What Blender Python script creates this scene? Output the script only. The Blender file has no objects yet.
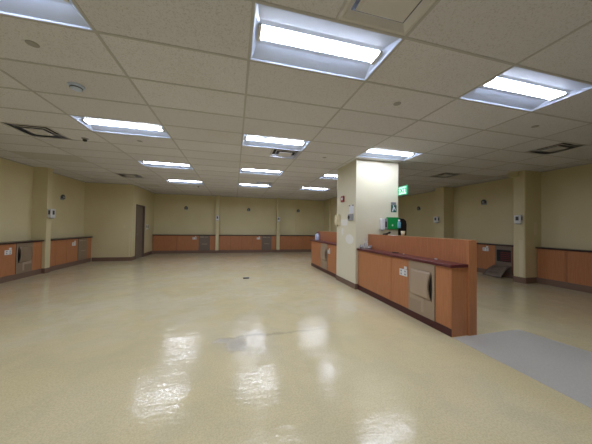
import bpy, bmesh, math, random
from mathutils import Matrix, Vector
random.seed(7)
SC = bpy.context.scene
COL = SC.collection
PI = math.pi

# ------------------------------------------------------------------ camera
CAM_H = 1.375
R = ((0.96842138, -0.2489358, 0.01382021),
     (0.01864599, 0.01703805, -0.99968096),
     (0.24862091, 0.96837011, 0.02114167))
cam_data = bpy.data.cameras.new('camera')
cam_data.sensor_width = 36.0
cam_data.lens = 238.64 / 592 * 36
cam_data.clip_start = 0.02
cam = bpy.data.objects.new('camera', cam_data)
COL.objects.link(cam)
m = Matrix.Identity(4)
for r in range(3):
    m[r][0] = R[0][r]
    m[r][1] = -R[1][r]
    m[r][2] = -R[2][r]
m[2][3] = CAM_H
cam.matrix_world = m
SC.camera = cam

# ------------------------------------------------------------------ world, exposure
world = bpy.data.worlds.new('world')
world.use_nodes = True
world.node_tree.nodes['Background'].inputs[0].default_value = (0.5, 0.5, 0.5, 1)
world.node_tree.nodes['Background'].inputs[1].default_value = 0.02
SC.world = world
SC.view_settings.view_transform = 'Standard'
SC.view_settings.look = 'None'
SC.view_settings.exposure = 0.02
SC.view_settings.gamma = 1.0
SC.view_settings.use_curve_mapping = False
LAMP_STRENGTH = 44.0
LAMP_COLOR = (0.785, 0.84, 1.0)

# ------------------------------------------------------------------ materials
def srgb(r, g, b):
    f = lambda c: (c / 255 / 12.92) if c / 255 <= 0.04045 else ((c / 255 + 0.055) / 1.055) ** 2.4
    return (f(r), f(g), f(b), 1)

class NT:
    """small helper for node maths"""
    def __init__(s, name):
        s.m = bpy.data.materials.new(name)
        s.m.use_nodes = True
        s.t = s.m.node_tree
        s.b = s.t.nodes['Principled BSDF']
        s.co = s.t.nodes.new('ShaderNodeTexCoord').outputs['Object']
    def link(s, a, b):
        if isinstance(a, (int, float)): b.default_value = a
        elif isinstance(a, tuple): b.default_value = a if len(a) == 4 else a + (1,)
        else: s.t.links.new(a, b)
    def math(s, op, a, b=0.0, c=None, clamp=False):
        n = s.t.nodes.new('ShaderNodeMath'); n.operation = op; n.use_clamp = clamp
        s.link(a, n.inputs[0]); s.link(b, n.inputs[1])
        if c is not None: s.link(c, n.inputs[2])
        return n.outputs[0]
    def xyz(s, v=None):
        n = s.t.nodes.new('ShaderNodeSeparateXYZ'); s.t.links.new(v or s.co, n.inputs[0]); return n.outputs
    def scale(s, v, sc):
        n = s.t.nodes.new('ShaderNodeMapping'); n.inputs['Scale'].default_value = sc
        s.t.links.new(v, n.inputs[0]); return n.outputs[0]
    def noise(s, scale, detail=3, rough=.5, sc=None, dist=0.0):
        n = s.t.nodes.new('ShaderNodeTexNoise'); v = s.co if sc is None else s.scale(s.co, sc)
        s.t.links.new(v, n.inputs['Vector'])
        n.inputs['Scale'].default_value = scale; n.inputs['Detail'].default_value = detail
        n.inputs['Roughness'].default_value = rough; n.inputs['Distortion'].default_value = dist
        return n.outputs['Fac']
    def rng(s, v, a, b, c=0.0, d=1.0, smooth=True):
        n = s.t.nodes.new('ShaderNodeMapRange'); n.interpolation_type = 'SMOOTHSTEP' if smooth else 'LINEAR'
        s.link(v, n.inputs[0])
        for i, q in enumerate((a, b, c, d)): n.inputs[i + 1].default_value = q
        return n.outputs[0]
    def mix(s, f, a, b, mode='MIX'):
        n = s.t.nodes.new('ShaderNodeMix'); n.data_type = 'RGBA'; n.blend_type = mode
        s.link(f, n.inputs[0]); s.link(a, n.inputs[6]); s.link(b, n.inputs[7]); return n.outputs[2]
    def bump(s, h, strength, dist=0.01):
        n = s.t.nodes.new('ShaderNodeBump'); n.inputs['Strength'].default_value = strength
        n.inputs['Distance'].default_value = dist
        s.t.links.new(h, n.inputs['Height']); s.t.links.new(n.outputs[0], s.b.inputs['Normal'])
    def set(s, **k):
        for a, v in k.items(): s.link(v, s.b.inputs[a.replace('_', ' ')])
        return s

def simple(name, col, rough=.5, metal=0.0, var=.06, nscale=6, spec=.5):
    n = NT(name)
    f = n.noise(nscale, 3)
    dark = tuple(c * (1 - var) for c in col[:3]) + (1,)
    lite = tuple(min(1, c * (1 + var)) for c in col[:3]) + (1,)
    n.set(Base_Color=n.mix(f, dark, lite), Roughness=rough, Metallic=metal)
    n.b.inputs['Specular IOR Level'].default_value = spec
    return n.m

def wall_mat(name='wall_paint', ca=(212, 199, 156), cb=(217, 206, 166)):
    n = NT(name)
    big = n.rng(n.noise(0.9, 4), .3, .7)
    c = n.mix(big, srgb(*ca), srgb(*cb))
    n.set(Base_Color=c, Roughness=n.rng(n.noise(3), .2, .8, .38, .55))
    n.bump(n.noise(60, 4), .08, .004)
    return n.m

def ceiling_mat():
    n = NT('ceiling_tile')
    x, y, z = n.xyz()
    cx = n.math('FLOOR', n.math('DIVIDE', n.math('SUBTRACT', x, .0994), 1.2192))
    cy = n.math('FLOOR', n.math('DIVIDE', n.math('SUBTRACT', y, 1.6407), .6096))
    cv = n.t.nodes.new('ShaderNodeCombineXYZ'); n.link(cx, cv.inputs[0]); n.link(cy, cv.inputs[1])
    wn = n.t.nodes.new('ShaderNodeTexWhiteNoise'); n.t.links.new(cv.outputs[0], wn.inputs[0])
    base = n.mix(wn.outputs['Value'], srgb(214, 213, 217), srgb(224, 223, 227))
    stain = n.rng(n.noise(.55, 4), .52, .75)
    base = n.mix(n.math('MULTIPLY', stain, .25), base, srgb(205, 196, 184))
    # fissured mineral fibre
    fis = n.rng(n.noise(85, 4, .7, sc=(1, 1, 1), dist=.3), .54, .62)
    fine = n.rng(n.noise(160, 2), .45, .7)
    col = n.mix(n.math('MULTIPLY', fis, .5), base, srgb(170, 163, 158))
    n.set(Base_Color=col, Roughness=.9)
    n.bump(n.math('ADD', n.math('MULTIPLY', fis, -1.0), n.math('MULTIPLY', fine, -.4)), .5, .004)
    return n.m

def floor_mat():
    n = NT('floor_epoxy')
    x, y, z = n.xyz()
    big = n.rng(n.noise(.55, 4, .55), .35, .68)
    mid = n.rng(n.noise(2.2, 4, .6, dist=.6), .38, .66)
    c = n.mix(big, srgb(205, 191, 149), srgb(211, 199, 163))
    c = n.mix(n.math('MULTIPLY', mid, .4), c, srgb(188, 179, 146))
    fine = n.rng(n.noise(75, 2, .6), .42, .62)
    c = n.mix(n.math('MULTIPLY', fine, .26), c, srgb(160, 146, 112))
    fleck = n.rng(n.noise(120, 2), .60, .68)
    c = n.mix(n.math('MULTIPLY', fleck, .35), c, srgb(224, 216, 188))
    # paler mottling further in
    w1 = n.noise(1.3, 5, .6, dist=1.0)
    far = n.math('MULTIPLY', n.rng(y, 2.6, 4.2), n.rng(w1, .38, .62))
    c = n.mix(n.math('MULTIPLY', far, .32), c, srgb(204, 198, 180))
    wob = n.math('SUBTRACT', n.noise(4.0, 4, .6), .5)
    # grey resin patch and crack beside it
    def blob(px, py, rx, ry, soft=.35, k=.9):
        dx = n.math('DIVIDE', n.math('SUBTRACT', x, px), rx)
        dy = n.math('DIVIDE', n.math('SUBTRACT', y, py), ry)
        d = n.math('SQRT', n.math('ADD', n.math('MULTIPLY', dx, dx), n.math('MULTIPLY', dy, dy)))
        d = n.math('ADD', d, n.math('MULTIPLY', wob, k * 2))
        return n.rng(d, 1.0, 1 - soft, 0, 1)
    patch = n.math('MAXIMUM', blob(.05, 2.88, .17, .26, .75), blob(-.1, 3.02, .16, .09, .7))
    c = n.mix(n.math('MULTIPLY', patch, .75), c, srgb(166, 162, 154))
    halo = blob(.2, 2.9, .5, .42, .5)
    c = n.mix(n.math('MULTIPLY', halo, .22), c, srgb(176, 168, 146))
    p2 = blob(1.93, 3.85, .16, .28, .3)
    c = n.mix(n.math('MULTIPLY', p2, .5), c, srgb(205, 198, 176))
    yy = n.math('ADD', n.math('SUBTRACT', y, 3.07), n.math('MULTIPLY', wob, .22))
    line = n.rng(n.math('ABSOLUTE', yy), .05, .006, 0, 1)
    span = n.math('MULTIPLY', n.rng(x, -.25, 0), n.rng(x, 1.5, .4, 0, 1))
    crack = n.math('MULTIPLY', line, span)
    c = n.mix(n.math('MULTIPLY', crack, .42), c, srgb(138, 131, 114))
    yl = n.math('ADD', n.math('SUBTRACT', y, 4.9), n.math('MULTIPLY', wob, 1.1))
    l2 = n.math('MULTIPLY', n.rng(n.math('ABSOLUTE', yl), .06, .01, 0, 1), n.rng(n.math('ABSOLUTE', n.math('SUBTRACT', x, .3)), 1.8, 1.0, 0, 1))
    c = n.mix(n.math('MULTIPLY', l2, .3), c, srgb(216, 209, 190))
    # scuffs
    wx = n.rng(n.noise(.7, 3), .4, .7)
    rough = n.math('ADD', n.rng(n.noise(3.2, 5, .7, dist=.8), .35, .7, .06, .19), n.math('MULTIPLY', fine, .05))
    rough = n.math('ADD', rough, n.math('MULTIPLY', patch, .25))
    n.set(Base_Color=c, Roughness=rough)
    n.b.inputs['Specular IOR Level'].default_value = .42
    hgt = n.math('ADD', n.math('MULTIPLY', n.noise(40, 3, .65), .30), n.math('ADD', n.math('MULTIPLY', n.noise(3.0, 3, .55), 2.0), n.math('MULTIPLY', n.noise(9.0, 2, .6, sc=(.6, 1.3, 1)), .9)))
    n.bump(hgt, .22, .012)
    return n.m

def wood_mat(name, a, b, rough=.42, gs=1.0):
    n = NT(name)
    g = n.noise(9, 5, .6, sc=(6 * gs, 6 * gs, .35), dist=.5)
    g2 = n.noise(60, 2, .5, sc=(4, 4, .15))
    c = n.mix(n.rng(g, .3, .7), a, b)
    c = n.mix(n.math('MULTIPLY', n.rng(g2, .45, .65), .25), c, tuple(q * .72 for q in a[:3]) + (1,))
    n.set(Base_Color=c, Roughness=rough)
    return n.m

def metal_mat(name, col):
    n = NT(name)
    g = n.noise(50, 3, .5, sc=(1, 1, 14))
    c = n.mix(n.rng(g, .3, .7), tuple(q * .93 for q in col[:3]) + (1,), col)
    n.set(Base_Color=c, Roughness=.42, Metallic=.15)
    return n.m

def emis(name, col, strength, base=(1, 1, 1)):
    n = NT(name)
    n.set(Base_Color=base + (1,), Roughness=.4)
    n.b.inputs['Emission Color'].default_value = col + (1,)
    n.b.inputs['Emission Strength'].default_value = strength
    return n.m

M = {}
M['wall'] = wall_mat()
M['pillar'] = wall_mat('pillar_paint', (217, 211, 184), (223, 218, 195))
M['tile'] = ceiling_mat()
M['floor'] = floor_mat()
M['grid'] = simple('shaded_grid_enamel', srgb(184, 182, 181), .55)  # bars darker than the tiles, their shadow put into the colour
M['wood'] = wood_mat('orange_laminate', srgb(186, 126, 84), srgb(174, 113, 72))
M['rail'] = wood_mat('partition_veneer', srgb(182, 120, 80), srgb(168, 104, 68))
M['reveal'] = simple('shaded_interior', srgb(70, 42, 30), .6)  # carcass darkened so the seams between boards read as shade
M['maroon'] = simple('maroon_laminate', srgb(88, 35, 38), .3, var=.15, nscale=30)
M['darktop'] = simple('dark_worktop', srgb(58, 40, 38), .3, var=.15, nscale=30)
M['kick'] = simple('maroon_plinth', srgb(72, 30, 32), .35)
M['rubber'] = simple('brown_rubber_base', srgb(120, 96, 80), .5)
M['taupe'] = metal_mat('taupe_metal', srgb(166, 146, 124))
M['taupe_mid'] = metal_mat('taupe_metal_darker', srgb(146, 128, 106))  # darker taupe for the left wall covers
M['taupe_dark'] = metal_mat('grey_brown_metal', srgb(122, 108, 96))
M['taupe2'] = metal_mat('taupe_metal_lid', srgb(178, 158, 136))
M['black'] = simple('black_plastic', srgb(22, 22, 24), .35)
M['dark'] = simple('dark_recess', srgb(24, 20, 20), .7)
M['red_in'] = simple('dark_red_duct', srgb(96, 36, 30), .7)
M['white'] = simple('white_plastic', srgb(225, 225, 225), .4, var=.02)
M['housing'] = simple('blue_tinted_enamel', srgb(200, 214, 240), .42, var=.01)  # white enamel with the lamps' blue glow tinted into its colour
M['lens'] = emis('lamp_lens', LAMP_COLOR, LAMP_STRENGTH)
M['cream'] = simple('cream_plastic', srgb(222, 210, 176), .4, var=.02)
M['grey'] = simple('grey_plastic', srgb(150, 152, 156), .4, var=.04)
M['dgrey'] = simple('dark_grey_plastic', srgb(62, 64, 70), .4, var=.04)
M['red'] = simple('red_enamel', srgb(150, 22, 32), .35)
M['paper'] = simple('white_paper', srgb(222, 224, 228), .7, var=.03)
M['primer'] = simple('white_filler', srgb(232, 230, 222), .7, var=.03)
M['green'] = simple('green_plastic', srgb(20, 150, 72), .35)
M['dgreen'] = simple('dark_green_sign', srgb(18, 92, 78), .4)
M['exitg'] = emis('exit_green', (0.03, 0.50, 0.20), .15, (0.03, .45, .2))
M['exitw'] = emis('exit_letters', (0.6, 1.0, 0.8), .35, (.7, .95, .8))
M['door'] = simple('taupe_door', srgb(128, 114, 100), .5)
M['frame'] = simple('brown_door_frame', srgb(100, 84, 74), .5)
M['patch'] = simple('grey_floor_patch', srgb(180, 177, 168), .42, var=.16, nscale=60)
M['vent'] = simple('vent_enamel', srgb(208, 205, 202), .5)
M['perf'] = simple('perforated_grille', srgb(196, 193, 190), .6)
M['plate_grey'] = simple('grey_cover_plate', srgb(160, 158, 156), .5)
M['blue'] = simple('blue_cap', srgb(40, 70, 150), .4)
M['jug'] = simple('translucent_jug', srgb(190, 200, 228), .3)
M['bottle'] = simple('blue_bottle', srgb(104, 160, 178), .2)
def clear_mat():
    n = NT('clear_plastic')
    n.set(Base_Color=(.85, .87, .9, 1), Roughness=.12)
    n.b.inputs['Transmission Weight'].default_value = .7
    n.b.inputs['IOR'].default_value = 1.2
    return n.m
M['clear'] = clear_mat()
M['steel'] = simple('steel', srgb(150, 150, 150), .3, .8)

# ------------------------------------------------------------------ mesh helpers
class MB:
    def __init__(s): s.bm = bmesh.new()
    def box(s, x0, y0, z0, x1, y1, z1):
        x0, x1 = sorted((x0, x1)); y0, y1 = sorted((y0, y1)); z0, z1 = sorted((z0, z1))
        v = [s.bm.verts.new((x, y, z)) for x in (x0, x1) for y in (y0, y1) for z in (z0, z1)]
        for f in ((0, 1, 3, 2), (4, 6, 7, 5), (0, 4, 5, 1), (2, 3, 7, 6), (0, 2, 6, 4), (1, 5, 7, 3)):
            s.bm.faces.new([v[i] for i in f])
        return s
    def poly(s, pts):
        s.bm.faces.new([s.bm.verts.new(p) for p in pts]); return s
    def prism(s, pts, vec):
        a = [s.bm.verts.new(p) for p in pts]
        b = [s.bm.verts.new(Vector(p) + Vector(vec)) for p in pts]
        n = len(pts)
        s.bm.faces.new(a[::-1]); s.bm.faces.new(b)
        for i in range(n): s.bm.faces.new((a[i], a[(i + 1) % n], b[(i + 1) % n], b[i]))
        return s
    def lathe(s, prof, cx=0, cy=0, seg=24, axis='z', cz=0):
        """prof: list of (radius, height); closed at both ends"""
        def P(r, h, t):
            a, b = r * math.cos(t), r * math.sin(t)
            if axis == 'z': return (cx + a, cy + b, cz + h)
            if axis == 'y': return (cx + a, cy - h, cz + b)
            return (cx + h, cy + a, cz + b)
        rings = [[s.bm.verts.new(P(max(r, 1e-5), h, 2 * PI * k / seg)) for k in range(seg)] for r, h in prof]
        for a, b in zip(rings, rings[1:]):
            for k in range(seg): s.bm.faces.new((a[k], a[(k + 1) % seg], b[(k + 1) % seg], b[k]))
        s.bm.faces.new(rings[0][::-1]); s.bm.faces.new(rings[-1])
        return s
    def grid(s, rows):
        v = [[s.bm.verts.new(p) for p in r] for r in rows]
        for i in range(len(v) - 1):
            for j in range(len(v[0]) - 1):
                s.bm.faces.new((v[i][j], v[i][j + 1], v[i + 1][j + 1], v[i + 1][j]))
        return s
    def build(s, name, mat, parent=None, bevel=0, smooth=False, solid=0, label=None):
        bmesh.ops.recalc_face_normals(s.bm, faces=s.bm.faces)
        me = bpy.data.meshes.new(name)
        s.bm.to_mesh(me); s.bm.free()
        me.materials.append(M[mat] if isinstance(mat, str) else mat)
        o = bpy.data.objects.new(name, me)
        COL.objects.link(o)
        if parent: o.parent = parent
        if smooth:
            for f in me.polygons: f.use_smooth = True
        if solid:
            md = o.modifiers.new('solid', 'SOLIDIFY'); md.thickness = solid; md.offset = 0
        if bevel:
            md = o.modifiers.new('bevel', 'BEVEL'); md.width = bevel; md.segments = 2
            md.limit_method = 'ANGLE'
        if label: o['label'] = label
        return o

def thing(name, label, cat, loc=(0, 0, 0), rz=0.0, group=None):
    o = bpy.data.objects.new(name, None)
    COL.objects.link(o)
    o.location = loc; o.rotation_euler = (0, 0, rz); o.empty_display_size = .1
    o['label'] = label; o['category'] = cat
    if group: o['group'] = group
    return o
def tag(o, label, cat, group=None):
    o['label'] = label; o['category'] = cat
    if group: o['group'] = group
    return o
def struct(o):
    o['kind'] = 'structure'; return o
def copy_thing(root, loc, label, rz=None):
    r = root.copy(); COL.objects.link(r); r.location = loc
    if rz is not None: r.rotation_euler = (0, 0, rz)
    r['label'] = label
    for ch in root.children:
        c = ch.copy(); COL.objects.link(c); c.parent = r
        for g in ch.children:
            d = g.copy(); COL.objects.link(d); d.parent = c
    return r

# ------------------------------------------------------------------ room shell
H = 2.935
XL, XR, YB, YF = -5.38, 7.86, -3.6, 13.0
XD, YJ, XE = -3.82, 10.45, 5.0          # door wall, jog wall, far right return
gx = lambda i: i * 1.2192 + .0994
gy = lambda j: j * .6096 + 1.6407

struct(MB().box(XL - .1, YB - .1, -.1, XR + .1, YF + .1, 0).build('floor', 'floor'))
struct(MB().prism([(2.705, -2.2, 0), (2.705, 2.455, 0), (3.83, 2.455, 0), (3.97, 1.7, 0), (4.55, -2.2, 0)], (0, 0, .003)).build('floor.001', 'patch'))
W = 'wall'
struct(MB().box(XL - .1, YB, 0, XL, YJ, H).build('wall_left', W))
struct(MB().box(XL, YJ, 0, XD - .12, YJ + .1, H).build('wall_left_return', W))
def door_wall():
    y0, y1 = 10.80, 11.74
    mb = MB().box(XD - .12, YJ, 0, XD, y0, H).box(XD - .12, y1, 0, XD, YF, H).box(XD - .12, y0, 2.2, XD, y1, H)
    struct(mb.build('wall_door_side', W))
    fr = MB().box(XD - .12, y0, 0, XD + .015, y0 + .05, 2.2).box(XD - .12, y1 - .05, 0, XD + .015, y1, 2.2).box(XD - .12, y0 + .05, 2.15, XD + .015, y1 - .05, 2.2)
    d = bpy.data.objects.new('door_1', None); COL.objects.link(d); d['kind'] = 'structure'
    fr.build('door_frame', 'frame', d)
    MB().box(XD - .10, y0 + .05, .01, XD - .055, y1 - .05, 2.15).build('door_panel', 'door', d)
    hb = MB().lathe([(.028, 0), (.028, .012), (.012, .014), (.012, .05)], cx=XD - .055, cy=y0 + .13, cz=1.0, axis='x', seg=14)
    hb.box(XD - .015, y0 + .12, .988, XD + .0, y0 + .25, 1.012)
    hb.build('door_handle', 'steel', d)
door_wall()
struct(MB().box(XD - .12, YF, 0, XE + .1, YF + .1, H).build('wall_far', W))
struct(MB().box(XE, YJ, 0, XE + .1, YF, H).build('wall_far_return', W))
struct(MB().box(XE + .1, YJ, 0, XR, YJ + .1, H).build('wall_right_return', W))
struct(MB().box(XR, YB, 0, XR + .1, YJ, H).build('wall_right', W))
struct(MB().box(XL - .1, YB - .1, 0, XR + .1, YB, H).build('wall_back', W))

# columns on the walls
def column(x0, y0, x1, y1, z0=0, z1=H, name='wall_column', bevel=0.0):
    return struct(MB().box(x0, y0, z0, x1, y1, z1).build(name, W, bevel=bevel))
column(XL, 8.12, -5.05, 8.30)
column(-.93, 12.72, -.77, YF)
column(2.20, 12.72, 2.37, YF)
column(3.32, 12.95, 3.57, YF, .93)
column(4.93, 12.0, XE, 12.3)
column(7.42, 7.12, XR, 7.52)
# near right column has softened corners and a shallow capital
struct(MB().prism([(7.25, 4.76, 0), (7.25, 4.53, 0), (7.275, 4.5, 0), (XR, 4.5, 0), (XR, 4.76, 0)], (0, 0, H)).build('wall_column', W, bevel=.012))
struct(MB().prism([(7.19, 4.83, 2.8), (7.19, 4.62, 2.8), (7.246, 4.62, 2.8), (7.246, 4.762, 2.8), (XR, 4.762, 2.8), (XR, 4.83, 2.8)], (0, 0, H - 2.8)).build('wall_soffit', W))
# centre pillar
PX0, PX1, PY0, PY1 = 2.64, 3.75, 4.87, 5.90
pil = struct(MB().box(PX0, PY0, 0, PX1, PY1, H).build('wall_pillar', 'pillar', bevel=.006))
for (y0, y1, z0, z1, rnd) in ((5.28, 5.66, 1.43, 1.58, 0), (4.97, 5.37, .99, 1.22, 1), (5.50, 5.60, 1.20, 1.36, 0)):
    cy, cz, ry, rz_ = (y0 + y1) / 2, (z0 + z1) / 2, (y1 - y0) / 2, (z1 - z0) / 2
    ex = 1.0 if rnd else .35
    pts = []
    for k in range(32):
        t = 2 * PI * k / 32
        c_, s_ = math.cos(t), math.sin(t)
        pts.append((PX0 - .0015, cy + ry * math.copysign(abs(c_) ** ex, c_), cz + rz_ * math.copysign(abs(s_) ** ex, s_)))
    MB().prism(pts, (.0015, 0, 0)).build('paint_patch', 'primer', pil, label='white filler patch')

# base boards
def bb(name, x0, y0, x1, y1, z=.14):
    struct(MB().box(x0, y0, 0, x1, y1, z).build(name, 'rubber'))
bb('baseboard_pillar', PX0 - .008, PY0 - .008, PX1 + .008, PY1 + .008, .12)
bb('baseboard_left', XL, YB, XL + .008, 4.3)
bb('baseboard_left_return', -5.10, YJ - .008, XD + .0, YJ)
bb('baseboard_door_side', XD, YJ - .008, XD + .008, 10.80)
bb('baseboard_door_far', XD, 11.74, XD + .008, 12.80)
bb('baseboard_column', -5.185, 8.112, -5.042, 8.308)
bb('baseboard_column.001', -.938, 12.712, -.762, 12.99)
bb('baseboard_column.002', 2.192, 12.712, 2.378, 12.99)
struct(MB().prism([(7.242, 4.768, 0), (7.242, 4.526, 0), (7.271, 4.492, 0), (7.66, 4.492, 0), (7.66, 4.768, 0)], (0, 0, .15)).build('baseboard_right', 'rubber'))
bb('baseboard_right_column', 7.412, 7.112, 7.66, 7.528)
bb('baseboard_right_return', XE, YJ - .008, 7.7, YJ)
bb('baseboard_far_return', XE - .008, YJ, XE, 12.8)
bb('baseboard_back', XL, YB, XR, YB + .008)

# ------------------------------------------------------------------ ceiling
LIGHTS = [(i, j) for i in (-2, 0, 2) for j in (0, 4, 8, 12)] + [(i, j) for i in (-2, 0) for j in (-4, )]
DIFF = [(.5, -1), (.5, 5), (.5, 11), (-3, 5), (-3, 11), (4.5, 2), (4.5, 6)]     # 0.6 m square diffusers
RET = [(-4, 8, 1), (-3, 14, .5), (5, 6, 1)]                            # perforated return grilles (width in tiles)
taken = set()
for i, j in LIGHTS:
    taken |= {(2 * i, j), (2 * i + 1, j)}
for i, j in DIFF: taken.add((int(2 * i), j))
for i, j, w in RET:
    for k in range(int(w * 2)): taken.add((int(2 * i) + k, j))
mb = MB()
for a in range(-12, 16):
    for b in range(-12, 22):
        if (a, b) in taken: continue
        x0, x1 = max(gx(a / 2), XL - .05), min(gx((a + 1) / 2), XR + .05)
        y0, y1 = max(gy(b), YB - .05), min(gy(b + 1), YF + .05)
        if x1 <= x0 or y1 <= y0: continue
        mb.poly([(x0, y0, H), (x0, y1, H), (x1, y1, H), (x1, y0, H)])
bmesh.ops.remove_doubles(mb.bm, verts=mb.bm.verts, dist=1e-4)
struct(mb.build('ceiling', 'tile', solid=0))
struct(MB().box(XL - .1, YB - .1, H + .25, XR + .1, YF + .1, H + .3).build('ceiling_slab', 'grid'))
mb = MB()
for i in range(-4, 8):
    x = gx(i)
    if XL < x < XR: mb.box(x - .012, YB, H - .004, x + .012, YF, H + .003)
for j in range(-8, 19):
    y = gy(j)
    mb.box(XL, y - .0119, H - .0038, XR, y + .0119, H + .003)
for i, j in DIFF + [(q[0], q[1]) for q in RET if q[2] == .5]:
    x = gx(i + .5) if i == int(i) else gx(i)
    mb.box(x - .01, gy(j), H - .0036, x + .01, gy(j + 1), H + .003)
struct(mb.build('ceiling_grid', 'grid'))
# wall angle around the edge
mb = MB()
mb.box(XL, YB, H - .022, XL + .004, YJ, H).box(XL, YJ - .004, H - .022, XD, YJ, H).box(XD, YJ, H - .022, XD + .004, YF, H)
mb.box(XD, YF - .004, H - .022, XE, YF, H).box(XR - .004, YB, H - .022, XR, YJ, H)
struct(mb.build('ceiling_trim', 'grid'))

# ceiling lights
def make_light():
    t = thing('ceiling_light', '', 'ceiling light', (0, 0, H), 0, 'recessed fluorescent ceiling lights')
    w, d = 1.2192, .6096
    e = .013
    mb = MB()
    # rim, sloped pan, flat top
    def ring(x, y, z): return [(x, y, z), (w - x, y, z), (w - x, d - y, z), (x, d - y, z)]
    r = [ring(e, e, -.002), ring(.020, .018, -.002), ring(.026, .022, .007), ring(.06, .18, .0385)]
    vs = [[mb.bm.verts.new(p) for p in q] for q in r]
    for a, b in zip(vs, vs[1:]):
        for k in range(4): mb.bm.faces.new((a[k], a[(k + 1) % 4], b[(k + 1) % 4], b[k]))
    mb.bm.faces.new(vs[-1])
    mb.build('housing', 'housing', t)
    # lens: shallow curved trough
    y0, y1, x0, x1 = .230, .380, .082, w - .082
    prof = []
    for k in range(9):
        u = k / 8
        prof.append((y0 + (y1 - y0) * u, .0380 - .014 * math.sin(PI * u)))
    mb = MB().prism([(x0, y, z) for y, z in prof] + [(x0, y1, .046), (x0, y0, .046)], (x1 - x0, 0, 0))
    mb.build('lens', 'lens', t)
    for xa, xb in ((x0 - .03, x0 - .001), (x1 + .001, x1 + .03)):
        MB().box(xa, y0 - .006, .018, xb, y1 + .006, .045).build('end_cap', 'vent', t, bevel=.004)
    return t
L0 = make_light()
COLN = {-2: 'by the door wall', 0: 'over the middle floor', 2: 'over the island and pillar', 4: 'over the right-hand aisle'}
ROWN = {0: 'nearest row', 4: 'second row away', 8: 'third row away', 12: 'farthest row', -4: 'row behind the viewpoint', -8: 'row at the back'}
first = True
for i, j in LIGHTS:
    lab = 'recessed strip ceiling light %s, %s' % (COLN[i], ROWN[j])
    loc = (gx(i), gy(j), H)
    if first: L0.location = loc; L0['label'] = lab; first = False
    else: copy_thing(L0, loc, lab)

# square supply diffusers
def make_diff(slot):
    t = thing('ceiling_vent', '', 'vent', (0, 0, H), 0, 'square ceiling air diffusers')
    s = .6096; e = .012
    mb = MB()
    # outer flat frame
    def frame(a, b, z0, z1):
        A = [(a, a, z0), (s - a, a, z0), (s - a, s - a, z0), (a, s - a, z0)]
        B = [(b, b, z1), (s - b, b, z1), (s - b, s - b, z1), (b, s - b, z1)]
        va = [mb.bm.verts.new(p) for p in A]; vb = [mb.bm.verts.new(p) for p in B]
        for k in range(4): mb.bm.faces.new((va[k], va[(k + 1) % 4], vb[(k + 1) % 4], vb[k]))
    frame(e, .032 if slot else .035, 0, -.001)
    if not slot: frame(.035, .082, -.001, .03)
    mb.build('frame', 'vent', t)
    q = .17 if slot else .125
    mb = MB(); frame(q if slot else q - .021, q + .001 if slot else q, .002 if slot else .012, -.008); mb.build('vane', 'vent', t)
    if slot:
        mb = MB(); frame(.092, .104, .001, -.003); mb.build('vane', 'vent', t)
    MB().box(q, q, -.010, s - q, s - q, -.006).build('centre_plate', 'vent', t)
    MB().box(.02, .02, .075, s - .02, s - .02, .08).build('duct', 'dark' if slot else 'dgrey', t)
    return t
D0, D1 = make_diff(False), make_diff(True)
DL = ['large square ceiling diffuser beside the nearest middle light', 'square ceiling diffuser just beyond the second middle light',
      'small-looking square ceiling diffuser beyond the third middle light', 'square ceiling diffuser with black slots nearest the dispenser column',
      'dark square ceiling diffuser in front of the door corner', 'square ceiling diffuser above the cabinets right of the round-cornered column',
      'square ceiling diffuser over the aisle behind the green exit sign']
for k, (i, j) in enumerate(DIFF):
    loc = (gx(i), gy(j), H)
    if k < 2: o = (D0, D1)[k]; o.location = loc; o['label'] = DL[k]
    else: copy_thing(D1, loc, DL[k])
# near diffuser has a solid raised square plate
RL = ['grey perforated ceiling grille near the column with the dispenser', 'grey perforated ceiling grille close to the door wall corner',
      'grey perforated ceiling grille beside the diffuser behind the exit sign', 'grey perforated ceiling grille next to the right-hand diffuser']
for k, (i, j, w) in enumerate(RET):
    W_ = w * 1.2192
    o = MB().box(.013, .013, -.003, W_ - .013, .6096 - .013, .004).build('ceiling_grille', 'perf')
    o.location = (gx(i), gy(j), H); tag(o, RL[k], 'grille', 'flat return air grilles')

# ceiling bits
def cover_plate(x, y, lab):
    o = MB().lathe([(.045, 0), (.045, -.004), (.038, -.007), (.0, -.007)], seg=28).build('sprinkler_cover', 'plate_grey', smooth=False)
    o.location = (x, y, H - .0); tag(o, lab, 'sprinkler', 'round sprinkler cover plates')
cover_plate(-1.73, 2.55, 'round flat sprinkler cover plate close to the smoke detector')
cover_plate(1.94, 2.55, 'round flat sprinkler cover plate between the two nearest middle and island lights')
cover_plate(4.34, 2.55, 'round flat sprinkler cover plate beyond the nearest island light')
cover_plate(-1.74, 5.0, 'round flat sprinkler cover plate beyond the second door-side light')
cover_plate(1.91, 4.97, 'round flat sprinkler cover plate in front of the pillar')
t = thing('smoke_detector', 'round white smoke detector on the ceiling tile', 'smoke detector', (-1.76, 3.2, H))
MB().lathe([(.075, 0), (.075, -.012), (.068, -.016)], seg=28).build('base', 'housing', t)
MB().lathe([(.058, -.016), (.056, -.03), (.046, -.045), (.02, -.05), (0, -.05)], seg=28).build('head', 'housing', t, smooth=False)
MB().lathe([(.0585, -.026), (.0585, -.033)], seg=28).build('slot_ring', 'dgrey', t)
t = thing('ceiling_dome', 'small dark dome fixture on ceiling beside the black-slotted diffuser', 'ceiling fixture', (-2.67, 5.14, H))  # dark dome fixture, kind not settled
MB().lathe([(.055, 0), (.05, -.012), (.03, -.02)], seg=20).build('base', 'grey', t)
MB().lathe([(.03, -.02), (.034, -.035), (.024, -.055), (0, -.06)], seg=20).build('dome', 'dgrey', t, smooth=True)
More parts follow.
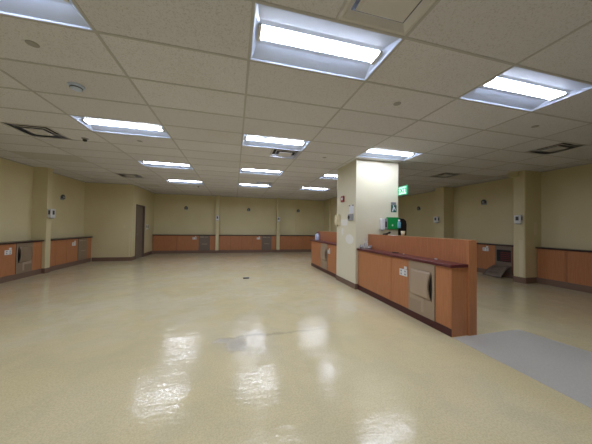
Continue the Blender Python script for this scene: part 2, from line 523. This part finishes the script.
o = MB().lathe([(.04, 0), (.035, -.02), (.02, -.06), (0, -.07)], seg=16).build('ceiling_sprinkler', 'grey'); o.location = (-1.41, 10.01, H)
tag(o, 'small grey sprinkler beyond the farthest door-side light', 'sprinkler')

# ------------------------------------------------------------------ cabinets
UP, DOWN = PI / 2, -PI / 2     # +90: front faces +X (left wall); -90: front faces -X
def cover(t, u0, u1, side, z0, z1, opened=False, metal='taupe'):
    """metal access cover; side = -1 when the finger recess is at the left edge"""
    w = u1 - u0; h = z1 - z0
    if opened:
        mb = MB()
        a, b, c, d = u0 + .04, u1 - .03, z0 + .30, z1 - .11
        mb.box(u0, -.012, z0, a, 0, z1).box(b, -.012, z0, u1, 0, z1).box(a, -.012, d, b, 0, z1).box(a, -.012, z0, b, 0, c)
        cv = mb.build('access_cover', 'taupe_dark', t)
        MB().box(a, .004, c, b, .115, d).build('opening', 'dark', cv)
        mb = MB()
        for k in range(5):
            zz = c + .03 + k * .055
            mb.box(a + .1, -.001, zz, b - .02, .004, zz + .03)
        mb.build('fins', 'red_in', cv)
        return
    cv = MB().box(u0, -.012, z0, u1, 0, z1).build('access_cover', metal, t, bevel=.003)
    if side == 0:      # flat cover: two label strips and a finger slot
        MB().box(u0 + .05, -.014, z1 - .09, u0 + .25, -.012, z1 - .05).build('label_strip', 'taupe2', cv)
        MB().box(u0 + .29, -.014, z1 - .085, u0 + .43, -.012, z1 - .06).build('label_strip', 'taupe2', cv)
        MB().box(u0 + .14, -.02, z0 + .30, u0 + .40, -.012, z0 + .325).build('pull_bar', 'taupe2', cv)
        return
    # bulged lid with a hollow at one edge
    f = (lambda u: u) if side > 0 else (lambda u: w - u)
    lz0, lz1 = z0 + .26, z0 + .655
    nz, nu = 13, 8
    rows = []
    for a in range(nz):
        v = a / (nz - 1)
        zz = lz0 + (lz1 - lz0) * v
        uedge = w - .062 - .028 * math.sin(PI * min(1, max(0, v * 1.1 - .05)))
        row = []
        for b in range(nu):
            q = b / (nu - 1)
            uu = .025 + (uedge - .025) * q
            out = .012 + .03 * math.sin(PI * (.08 + .84 * v)) * (.55 + .45 * q)
            row.append((u0 + f(uu), -out, zz))
        rows.append(row)
    MB().grid(rows).build('lid', 'taupe2' if metal == 'taupe' else metal, cv, solid=.004, smooth=True)
    # rim behind the lid
    MB().box(u0 + f(.025), -.02, lz0, u0 + f(w - .12), -.013, lz1).build('lid_back', 'taupe2', cv)
    pts = []
    for k in range(15):
        v = k / 14
        pts.append((u0 + f(w - .058), -.0135, lz0 + (lz1 - lz0) * v) if False else (u0 + f(w - .05 + .012 * math.sin(PI * v)), -.0135, lz0 - .02 + (lz1 - lz0) * v))
    for k in range(15):
        v = 1 - k / 14
        pts.append((u0 + f(w - .05 - .045 * math.sin(PI * v)), -.0135, lz0 - .02 + (lz1 - lz0) * v))
    MB().prism(pts, (0, .006, 0)).build('finger_recess', 'black', cv)
    MB().box(u0 + f(.03), -.014, z0 + .20, u0 + f(w * .52), -.012, z0 + .255).build('label_strip', 'taupe2', cv)
    MB().box(u0 + f(w * .52), -.014, z0 + .05, u0 + f(w * .62), -.012, z0 + .255).build('label_strip', 'taupe2', cv)

def outlet(loc, rz, lab, s=1.0):
    t = thing('wall_outlet', lab, 'outlet', loc, rz, 'white outlet plates on the cabinet fronts')
    MB().box(-.09 * s, -.008, -.055 * s, .09 * s, 0, .055 * s).build('face_plate', 'white', t, bevel=.003)
    for sx in (-.045, .045):
        for sz in (-.024, .024):
            MB().box((sx - .016) * s, -.011, (sz - .013) * s, (sx + .016) * s, -.008, (sz + .013) * s).build('socket', 'grey', t)
    MB().box(.02 * s, -.008, .062 * s, .08 * s, 0, .105 * s).build('switch_plate', 'white', t, bevel=.002)
    return t

def cabinet(lab, loc, rz, w, depth, top=.88, toe=.14, toe_mat='rubber', cov=None, opened=False, split=(), group='', kick_in=.0, metal='taupe'):
    t = thing('cabinet', lab, 'cabinet', loc, rz, group)
    c0, c1 = (cov[0], cov[1]) if cov else (None, None)
    ztop, zbot = top - .002, toe + .002
    depth -= .004
    MB().box(.02, .014, toe, w - .02, depth, top).build('carcass', 'reveal', t)
    for a in (.004, w - .022):
        MB().box(a, .0, 0 if kick_in else toe, a + .018, depth, top).build('side_panel', 'wood', t)
    if kick_in: MB().box(.0, -.004, 0, w - .001, -.0005, toe).build('plinth', toe_mat, t)
    else: MB().box(.0, 0, 0, w, depth, toe).build('plinth', toe_mat, t)
    # front boards between seams, skipping the metal cover
    cuts = sorted({.022, w - .022, *split, *([c0, c1] if cov else [])})
    for a, b in zip(cuts, cuts[1:]):
        if b - a < .01 or (cov and abs(a - c0) < 1e-6): continue
        MB().box(a + .003, 0, zbot, b - .003, .0135, ztop).build('front_panel', 'wood', t)
    if cov: cover(t, c0 + .002, c1 - .002, cov[2], zbot, ztop, opened, metal)
    return t

def worktop(lab, pts, z0, z1, mat, bevel=.006, group='continuous worktops'):
    o = MB().prism([(x, y, z0) for x, y in pts], (0, 0, z1 - z0)).build('worktop', mat, bevel=bevel)
    return tag(o, lab, 'worktop', group)
def rect(x0, y0, x1, y1): return [(x0, y0), (x1, y0), (x1, y1), (x0, y1)]

# near island (faces -X), from the pillar towards the camera
IX = 2.70; HX = 2.955
cabinet('orange laminate island cabinet with plain door touching the pillar', (IX, 4.86, 0), DOWN, 1.17, HX - IX, toe=.10, toe_mat='kick', group='island cabinets', split=(), kick_in=.006)
cabinet('orange laminate island cabinet with taupe metal cover at the free end', (IX, 3.69, 0), DOWN, 1.22, HX - IX, toe=.10, toe_mat='kick', cov=(.45, .96, 1), group='island cabinets', kick_in=.006)
worktop('maroon worktop of the island section nearest the viewer', [(2.665, 4.87), (2.665, 2.455), (HX, 2.455), (HX, 4.87)], .88, .92, 'maroon', group='island worktops')
t = thing('low_partition', 'tall orange veneer back panel behind the nearest island worktop', 'partition', (HX, 2.46, 0), 0, 'island back panels')
MB().box(.0, .04, .0, .12, 2.405, 1.225).build('panel', 'rail', t)
MB().box(.0, -.010, 0, .13, .038, 1.235).build('end_post', 'wood', t, bevel=.002)
MB().box(-.004, .04, 1.225, .124, 2.405, 1.235).build('cap', 'wood', t)
outlet((IX, 3.37, .655), DOWN, 'white outlet plate on the nearest island cabinet, beside its metal cover')
# far island section
cabinet('orange laminate island cabinet beyond the pillar, plain front at the far end', (IX, 8.22, 0), DOWN, .97, HX - IX, toe=.10, toe_mat='kick', group='island cabinets', kick_in=.006)
cabinet('orange laminate island cabinet with metal cover directly beyond the pillar', (IX, 7.25, 0), DOWN, 1.35, HX - IX, toe=.10, toe_mat='kick', cov=(.022, .56, 1), group='island cabinets', kick_in=.006)
worktop('maroon worktop of the island section beyond the pillar', [(2.675, 5.90), (HX, 5.90), (HX, 8.245), (3.09, 8.245), (3.09, 8.42), (2.80, 8.42), (2.675, 8.32)], .88, .92, 'maroon', group='island worktops')
t = thing('low_partition', 'orange veneer back panel behind the island worktop beyond the pillar', 'partition', (HX, 5.90, 0), 0, 'island back panels')
MB().box(.001, .002, .0, .12, 2.34, 1.225).build('panel', 'rail', t)
MB().box(.001, .002, 1.225, .124, 2.34, 1.235).build('cap', 'wood', t)
outlet((IX, 6.57, .66), DOWN, 'white outlet plate on the island cabinet beyond the pillar')

# left wall
LX = -5.12
DW = LX - XL
cabinet('orange wall cabinet with plain front farthest from the dispenser column', (LX, 4.3, 0), UP, 1.9, DW, group='door-side wall cabinets', split=(.95,))
cabinet('orange wall cabinet with metal cover just before the dispenser column', (LX, 6.2, 0), UP, 1.915, DW, cov=(1.10, 1.58, -1), group='door-side wall cabinets', split=(.4,), metal='taupe_mid')
worktop('thin dark worktop ending at the column with the white dispenser', rect(XL, 4.28, LX + .04, 8.12), .885, .92, 'darktop')
outlet((LX, 7.09, .69), UP, 'white outlet plate before the dispenser column, beside the metal cover')
cabinet('plain orange wall cabinet just past the dispenser column', (LX, 8.31, 0), UP, .80, DW, group='door-side wall cabinets', split=(.33,))
cabinet('orange wall cabinet with metal cover ending at the corner wall', (LX, 9.11, 0), UP, 1.335, DW, cov=(.56, 1.05, 0), group='door-side wall cabinets', metal='taupe_mid')
worktop('thin dark worktop between the dispenser column and the corner wall', rect(XL, 8.31, LX + .04, YJ), .885, .92, 'darktop')
outlet((LX, 9.45, .715), UP, 'white outlet plate past the dispenser column near the corner')

# far wall
FY = 12.82
DF = YF - FY
cabinet('plain orange far wall cabinet beside the door wall', (XD + .01, FY, 0), 0, 1.07, DF, group='far wall cabinets', split=(.5,))
cabinet('orange far wall cabinet with grey cover before the first column', (-2.74, FY, 0), 0, 1.80, DF, cov=(1.01, 1.53, 0), group='far wall cabinets', metal='taupe_dark', split=())
worktop('thin dark worktop from the door wall to the first far column', rect(XD, FY - .03, -.93, YF), .885, .92, 'darktop')
outlet((-1.93, FY, .74), 0, 'white outlet plate on far wall before the first column')
cabinet('wide plain orange far wall cabinet after the first column', (-.76, FY, 0), 0, 1.71, DF, group='far wall cabinets', split=(.57, 1.14))
cabinet('orange far wall cabinet with grey cover before the second column', (.95, FY, 0), 0, 1.24, DF, cov=(.47, .99, 0), group='far wall cabinets', metal='taupe_dark')
worktop('thin dark worktop between the two far wall columns', rect(-.77, FY - .03, 2.20, YF), .885, .92, 'darktop')
outlet((1.24, FY, .74), 0, 'white outlet plate on far wall before the second column')
cabinet('plain orange far wall cabinet just after the second column', (2.38, FY, 0), 0, 1.3, DF, group='far wall cabinets', split=(.65,))
cabinet('plain orange far wall cabinet in the corner beyond the island', (3.68, FY, 0), 0, 1.31, DF, group='far wall cabinets', split=(.65,))
worktop('thin dark worktop from the second column to the far corner', rect(2.37, FY - .03, XE, YF), .885, .92, 'darktop')

# right wall
RX = 7.66
DR = XR - RX
cabinet('orange wall cabinet beyond the second column of the aisle', (RX, 10.42, 0), DOWN, 2.88, DR, top=.90, group='aisle wall cabinets', split=(.8, 1.6))
worktop('dark worktop beyond the second column of the aisle', rect(RX - .03, 7.53, XR, YJ), .902, .94, 'darktop')
cabinet('plain orange aisle cabinet beside the one with the open cover', (RX, 7.11, 0), DOWN, .98, DR, top=.90, group='aisle wall cabinets', split=(.5,))
cabinet('orange aisle cabinet with open dark hole next to the round-cornered column', (RX, 6.13, 0), DOWN, 1.36, DR, top=.90, cov=(.62, 1.08, 1), opened=True, group='aisle wall cabinets')
worktop('dark worktop above the opened metal cover', rect(RX - .03, 4.765, XR, 7.11), .902, .94, 'darktop')
outlet((RX, 5.80, .76), DOWN, 'white outlet plate next to the opened cover')
cabinet('narrow plain orange cabinet touching the round-cornered column', (RX, 4.49, 0), DOWN, .57, DR, top=.90, toe=.15, group='aisle wall cabinets')
cabinet('plain orange cabinet second from the round-cornered column', (RX, 3.92, 0), DOWN, 1.25, DR, top=.90, toe=.15, group='aisle wall cabinets')
cabinet('orange cabinet farthest along the aisle wall from the column', (RX, 2.67, 0), DOWN, 1.6, DR, top=.90, toe=.15, group='aisle wall cabinets', split=(.8,))
worktop('dark worktop running from the round-cornered column toward the viewer', rect(RX - .03, 1.05, XR, 4.5), .902, .94, 'darktop')

# fallen cover leaning on the opened cabinet
def fallen():
    a, b = Vector((7.36, 5.68, .012)), Vector((7.30, 5.12, .012))
    c, d = Vector((7.63, 5.08, .34)), Vector((7.63, 5.56, .30))
    nrm = (b - a).cross(d - a).normalized()
    if nrm.x > 0: nrm = -nrm
    rows = []
    for i in range(9):
        v = i / 8
        p, q = a.lerp(d, v), b.lerp(c, v)
        rows.append([tuple(p.lerp(q, k / 6) + nrm * .03 * math.sin(PI * v)) for k in range(7)])
    t = thing('metal_lid', 'curved metal lid leaning on the floor under the open hole', 'lid', (0, 0, 0))
    MB().grid(rows).build('plate', 'taupe_dark', t, solid=.006, smooth=True)
    for f0 in (.25, .5, .75):
        p = a.lerp(d, f0) * .75 + b.lerp(c, f0) * .25 + nrm * .035
        q = a.lerp(d, f0 + .06) * .3 + b.lerp(c, f0 + .06) * .7 + nrm * .035
        w = (d - a).normalized() * .02
        MB().prism([tuple(p), tuple(q), tuple(q + w), tuple(p + w)], tuple(nrm * .004)).build('rib', 'frame', t)
fallen()

# ------------------------------------------------------------------ fittings on walls
def fitting(loc, rz, lab):
    t = thing('wall_alarm', lab, 'alarm', loc, rz, 'small hooded wall alarms')
    MB().box(-.085, -.012, -.10, .085, 0, .02).build('back_plate', 'grey', t, bevel=.004)
    mb = MB()
    pts = [(.075 * math.cos(PI * k / 12), 0, .075 * math.sin(PI * k / 12)) for k in range(13)]
    pts = [(x, -.045, z + .0) for x, y, z in pts] + [(-.075, -.045, -.06), (.075, -.045, -.06)]
    mb.prism(pts, (0, .033, 0)).build('hood', 'dgrey', t, bevel=.006)
    MB().lathe([(.034, .045), (.034, .055), (.022, .064), (0, .065)], axis='y', seg=18, cz=-.012).build('lamp', 'grey', t)
    return t
fitting((XL, 9.27, 2.24), UP, 'small dark wall alarm above the cabinets past the dispenser column')
fitting((-2.38, YF, 2.27), 0, 'small dark wall alarm on the far wall nearest the door')
fitting((.71, YF, 2.28), 0, 'small dark wall alarm on the far wall between two columns')
fitting((3.44, 12.95, 2.30), 0, 'small dark wall alarm on the shallow far pilaster')
fitting((XR, 5.99, 2.28), DOWN, 'small dark wall alarm above the cabinet with the open hole')
fitting((XR, 8.83, 2.28), DOWN, 'small dark wall alarm farthest along the aisle wall')

def dispenser(loc, rz, lab, w=.19, h=.22, d=.11, side=-1):
    t = thing('wall_dispenser', lab, 'dispenser', loc, rz, 'white wall dispensers with dark windows')
    MB().box(-w / 2, -d, 0, w / 2, 0, h).build('housing', 'white', t, bevel=.014)
    MB().box(-w * .22, -d - .003, h * .36, w * .22, -d + .001, h * .82).build('window', 'dgrey', t)
    MB().box(side * w / 2 - .003, -d * .72, h * .36, side * w / 2 + .003, -d * .32, h * .82).build('side_window', 'dgrey', t)
    MB().box(-w * .3, -d * .8, -.02, w * .3, -d * .3, -.0).build('drip_lip', 'grey', t)
    return t
dispenser((-5.05, 8.21, 1.54), UP, 'white dispenser with dark windows on the column by the door-side cabinets', w=.17, h=.25, d=.1, side=-1)
dispenser((-.85, 12.72, 1.66), 0, 'white dispenser on the first far wall column', w=.15, h=.24, d=.09)
dispenser((2.285, 12.72, 1.66), 0, 'white dispenser on the second far wall column', w=.15, h=.24, d=.09)
dispenser((7.42, 7.39, 1.62), DOWN, 'white dispenser on the aisle column farther away', side=1)
dispenser((7.25, 4.61, 1.55), DOWN, 'white dispenser on the round-cornered aisle column', w=.16, d=.09, side=1)
dispenser((XD, 12.05, 1.17), UP, 'white dispenser on the door wall beside the brown door frame', w=.17, h=.23, d=.05)
o = MB().box(-.035, -.006, -.06, .035, 0, .06).build('switch_plate', 'cream'); o.location = (-4.07, YJ, 1.30)
tag(o, 'blank cream switch plate on the corner wall before the door', 'switch plate')
o = MB().box(-.025, -.004, 0, .025, 0, .95).build('corner_guard', 'cream'); o.location = (-3.88, YJ, .15)
tag(o, 'narrow cream corner guard strip beside the door wall corner', 'corner guard')
o = MB().box(-.05, -.003, -.17, .05, 0, .17).build('cover_panel', 'cream'); o.location = (7.64, 4.5, 1.42)
tag(o, 'pale blank access plate on the round-cornered column', 'access plate')
o = MB().box(-.003, -.045, 0, 0, .045, .95).build('corner_guard', 'cream'); o.location = (7.249, 4.585, .17)
tag(o, 'cream guard strip low on the round-cornered aisle column', 'corner guard')

# pillar: left face (faces -X)
t = thing('fire_alarm', 'small red fire alarm with white lens high on the pillar', 'fire alarm', (PX0, 5.52, 2.02), DOWN)
MB().box(-.075, -.04, 0, .075, 0, .15).build('housing', 'red', t, bevel=.008)
MB().box(-.01, -.056, .045, .055, -.041, .105).build('strobe_lens', 'white', t, bevel=.004)
t = thing('notice_paper', 'white notice clipped above the grey dispenser on the pillar', 'notice', (PX0, 5.08, 1.71), DOWN)
MB().box(-.11, -.004, 0, .11, 0, .19).build('sheet', 'paper', t)
for u in (-.085, .085): MB().box(u - .02, -.012, .175, u + .02, -.004, .2).build('clip', 'dgrey', t)
t = thing('soap_dispenser', 'grey soap dispenser with dark oval window below the pillar notice', 'dispenser', (PX0, 5.075, 1.545), DOWN)
MB().box(-.10, -.05, 0, .10, 0, .15).build('housing', 'grey', t, bevel=.012)
MB().lathe([(.045, .048), (.045, .054), (0, .055)], axis='y', seg=20, cx=-.045, cz=.075).build('window', 'black', t)
t = thing('wall_box', 'cream wall box at the far edge of the pillar', 'wall box', (PX0, 5.78, 1.44), DOWN)
MB().box(-.10, -.075, 0, .11, 0, .27).build('housing', 'cream', t, bevel=.012)
MB().box(-.06, -.09, .04, .07, -.076, .12).build('push_bar', 'cream', t, bevel=.006)
MB().lathe([(.012, 0), (.012, -.03)], cx=.04, cy=-.05, seg=12).build('nozzle', 'dgrey', t)

# pillar: front face (faces -Y)
t = thing('sanitizer_dispenser', 'white and grey sanitizer dispenser beside the green eyewash station', 'dispenser', (3.325, PY0, 1.34), 0)
MB().box(-.09, -.10, .0, .0, 0, .26).build('housing', 'white', t, bevel=.012)
MB().box(.0, -.085, .01, .08, 0, .26).build('tank', 'grey', t, bevel=.008)
MB().box(.015, -.088, .06, .06, -.084, .19).build('window', 'dgrey', t)
MB().lathe([(.02, 0), (.02, -.03), (.01, -.035)], cx=-.045, cy=-.05, seg=12).build('nozzle', 'grey', t)
t = thing('eyewash_station', 'green wall eyewash station with pale blue bottle on the pillar', 'eyewash station', (3.42, PY0, 1.35), 0)
MB().box(.0, -.055, .0, .305, 0, .285).build('case', 'green', t, bevel=.01)
mb = MB().box(.115, -.058, .085, .15, -.054, .11).box(.125, -.0585, .075, .14, -.0535, .12)
mb.build('cross', 'white', t)
bt = MB().lathe([(.0, .03), (.04, .03), (.042, .045), (.042, .15), (.03, .18), (.018, .19), (.018, .215), (0, .215)], cx=.275, cy=-.10, seg=20).build('bottle', 'bottle', t, smooth=True)
MB().lathe([(.022, .2), (.022, .235), (0, .236)], cx=.275, cy=-.10, seg=16).build('bottle_cap', 'white', bt)
t = thing('safety_sign', 'dark green sign with white figure above the eyewash station', 'sign', (3.625, PY0, 1.755), 0)
MB().box(-.075, -.003, 0, .075, 0, .17).build('plate', 'dgreen', t)
MB().box(-.075, -.003, .172, .06, 0, .235).build('pale_plate', 'clear', t)
mb = MB()
mb.prism([(-.05, -.0045, .02), (-.02, -.0045, .02), (.015, -.0045, .12), (-.01, -.0045, .14)], (0, .0015, 0))
mb.prism([(.0, -.0046, .11), (.02, -.0046, .125), (.055, -.0046, .05), (.035, -.0046, .04)], (0, .0015, 0))
mb.lathe([(.016, .0), (.016, .0048)], axis='y', cx=-.012, cz=.148, seg=14)
mb.build('figure', 'white', t)
t = thing('paper_towel_dispenser', 'black rounded dispenser on the aisle side of the pillar', 'dispenser', (PX1, 5.01, 1.22), UP)
pts = [(-.13, 0, 0)] + [(-.13, -.17, 0)]
prof = [(0, 0), (.24, 0), (.25, .25), (.23, .34), (.17, .385), (.06, .40), (0, .40)]
MB().prism([(-.13, -y, z) for y, z in prof], (.26, 0, 0)).build('housing', 'black', t, bevel=.012)
MB().box(-.10, -.235, -.012, .10, -.06, -.0).build('outlet_lip', 'dgrey', t)

# exit sign at the corner of the pillar
t = thing('exit_sign', 'green lit EXIT sign sticking out from the pillar corner', 'exit sign', (3.745, 4.845, 2.145), DOWN)
MB().box(.0, -.02, .0, .29, .02, .205).build('case', 'exitg', t, bevel=.004)
MB().box(.02, -.0215, .02, .27, -.0195, .185).build('face', 'exitw', t)
MB().box(-.03, -.012, .085, .0, .012, .12).build('bracket', 'vent', t)
def text_part(body, size, parent, loc, rot, mat, name):
    cu = bpy.data.curves.new(name, 'FONT'); cu.body = body; cu.size = size; cu.extrude = .001
    cu.align_x = 'CENTER'; cu.align_y = 'CENTER'; cu.space_character = 1.05; cu.offset = .004
    tmp = bpy.data.objects.new(name, cu); COL.objects.link(tmp)
    me = bpy.data.meshes.new_from_object(tmp.evaluated_get(bpy.context.evaluated_depsgraph_get()))
    bpy.data.objects.remove(tmp)
    me.name = name; me.materials.clear(); me.materials.append(M[mat])
    o = bpy.data.objects.new(name, me); COL.objects.link(o)
    o.parent = parent; o.location = loc; o.rotation_euler = rot
    return o
bpy.context.view_layer.update()
text_part('EXIT', .145, t, (.145, -.023, .1), (PI / 2, 0, 0), 'exitg', 'lettering')

# ------------------------------------------------------------------ loose things
t = thing('plastic_jug', 'pale blue plastic jug at the end of the farther island worktop', 'jug', (2.88, 8.1, .92))
MB().lathe([(.0, 0), (.075, 0), (.085, .02), (.085, .13), (.07, .19), (.035, .23), (.025, .24), (.025, .25), (0, .25)], seg=22).build('body', 'jug', t, smooth=True)
MB().lathe([(.03, .245), (.03, .28), (0, .28)], seg=16).build('cap', 'blue', t)
t = thing('pump_bottle', 'clear pump bottle on worktop against the pillar', 'bottle', (2.82, 4.74, .92))
MB().lathe([(0, 0), (.034, 0), (.036, .01), (.036, .11), (.02, .135), (.014, .14), (0, .14)], seg=20).build('body', 'clear', t, smooth=True)
MB().lathe([(.016, .138), (.016, .165), (.006, .168), (.006, .19), (0, .19)], seg=14).box(-.035, -.008, .188, .012, .008, .2).build('pump', 'white', t)
def cup(loc, lab, s=1.0):
    o = MB().lathe([(0, 0), (.026 * s, 0), (.036 * s, .07 * s), (.033 * s, .07 * s), (.024 * s, .006), (0, .006)], seg=18).build('plastic_cup', 'clear', smooth=True)
    o.location = loc; tag(o, lab, 'cup', 'clear cups by the pump bottle')
cup((2.74, 4.79, .92), 'clear plastic cup between pump bottle and pillar edge')
cup((2.89, 4.68, .92), 'clear plastic cup between pump bottle and back panel')
cup((2.80, 4.62, .92), 'clear plastic cup in front of the pump bottle', .7)
o = MB().box(-.02, -.06, 0, .02, .06, .016).build('marker_pen', 'black', bevel=.006); o.location = (2.90, 3.84, .92); o.rotation_euler = (0, 0, .25)
tag(o, 'small black object lying on the nearest island worktop', 'pen')
o = MB().lathe([(0, 0), (.02, 0), (.02, .012), (0, .014)], seg=14).build('bottle_cap', 'white'); o.location = (2.93, 2.95, .92)
tag(o, 'small white cap lying on the nearest island worktop', 'cap')
o = MB().lathe([(0, 0), (.014, 0), (.014, .012), (0, .014)], seg=14).build('screw_cap', 'white'); o.location = (2.90, 3.62, .92)
tag(o, 'tiny white cap near the black object on the island worktop', 'cap')
t = thing('handset', 'black angled handset lying on top of the back panel', 'tool', (3.03, 4.30, 1.235), .0)  # simple stand-in for a black handset
MB().prism([(-.02, -.10, .0), (-.02, .0, .0), (-.02, .10, .035), (-.02, .10, .015)][:0] + [(-.02, .11, .0), (-.02, .10, .03), (-.02, -.02, .045), (-.02, -.11, .075), (-.02, -.12, .05), (-.02, -.03, .0)], (.04, 0, 0)).build('body', 'black', t, bevel=.005)
MB().lathe([(.012, 0), (.012, .03)], cx=0, cy=-.07, seg=12, cz=0).build('tip', 'cream', t)
t = thing('paper_cup', 'pale cream cup standing on the back panel below the black dispenser', 'cup', (3.03, 3.80, 1.235))
MB().lathe([(0, 0), (.028, 0), (.038, .095), (.035, .095), (.026, .006), (0, .006)], seg=20).build('body', 'cream', t, smooth=True)
o = MB().box(-.03, -.09, 0, .03, .09, .004).build('paper_slip', 'paper'); o.location = (3.03, 4.10, 1.235)
tag(o, 'white slip of paper lying on the back panel by the cup', 'paper')
t = thing('rubber_doorstop', 'small black wedge lying on the open beige floor', 'doorstop', (.32, 6.45, 0), 0)
MB().prism([(-.075, -.025, 0), (-.075, .025, 0), (-.075, .025, .03), (-.075, -.025, .022)], (.15, 0, 0)).build('body', 'black', t, bevel=.004)
# screw heads on the back panel
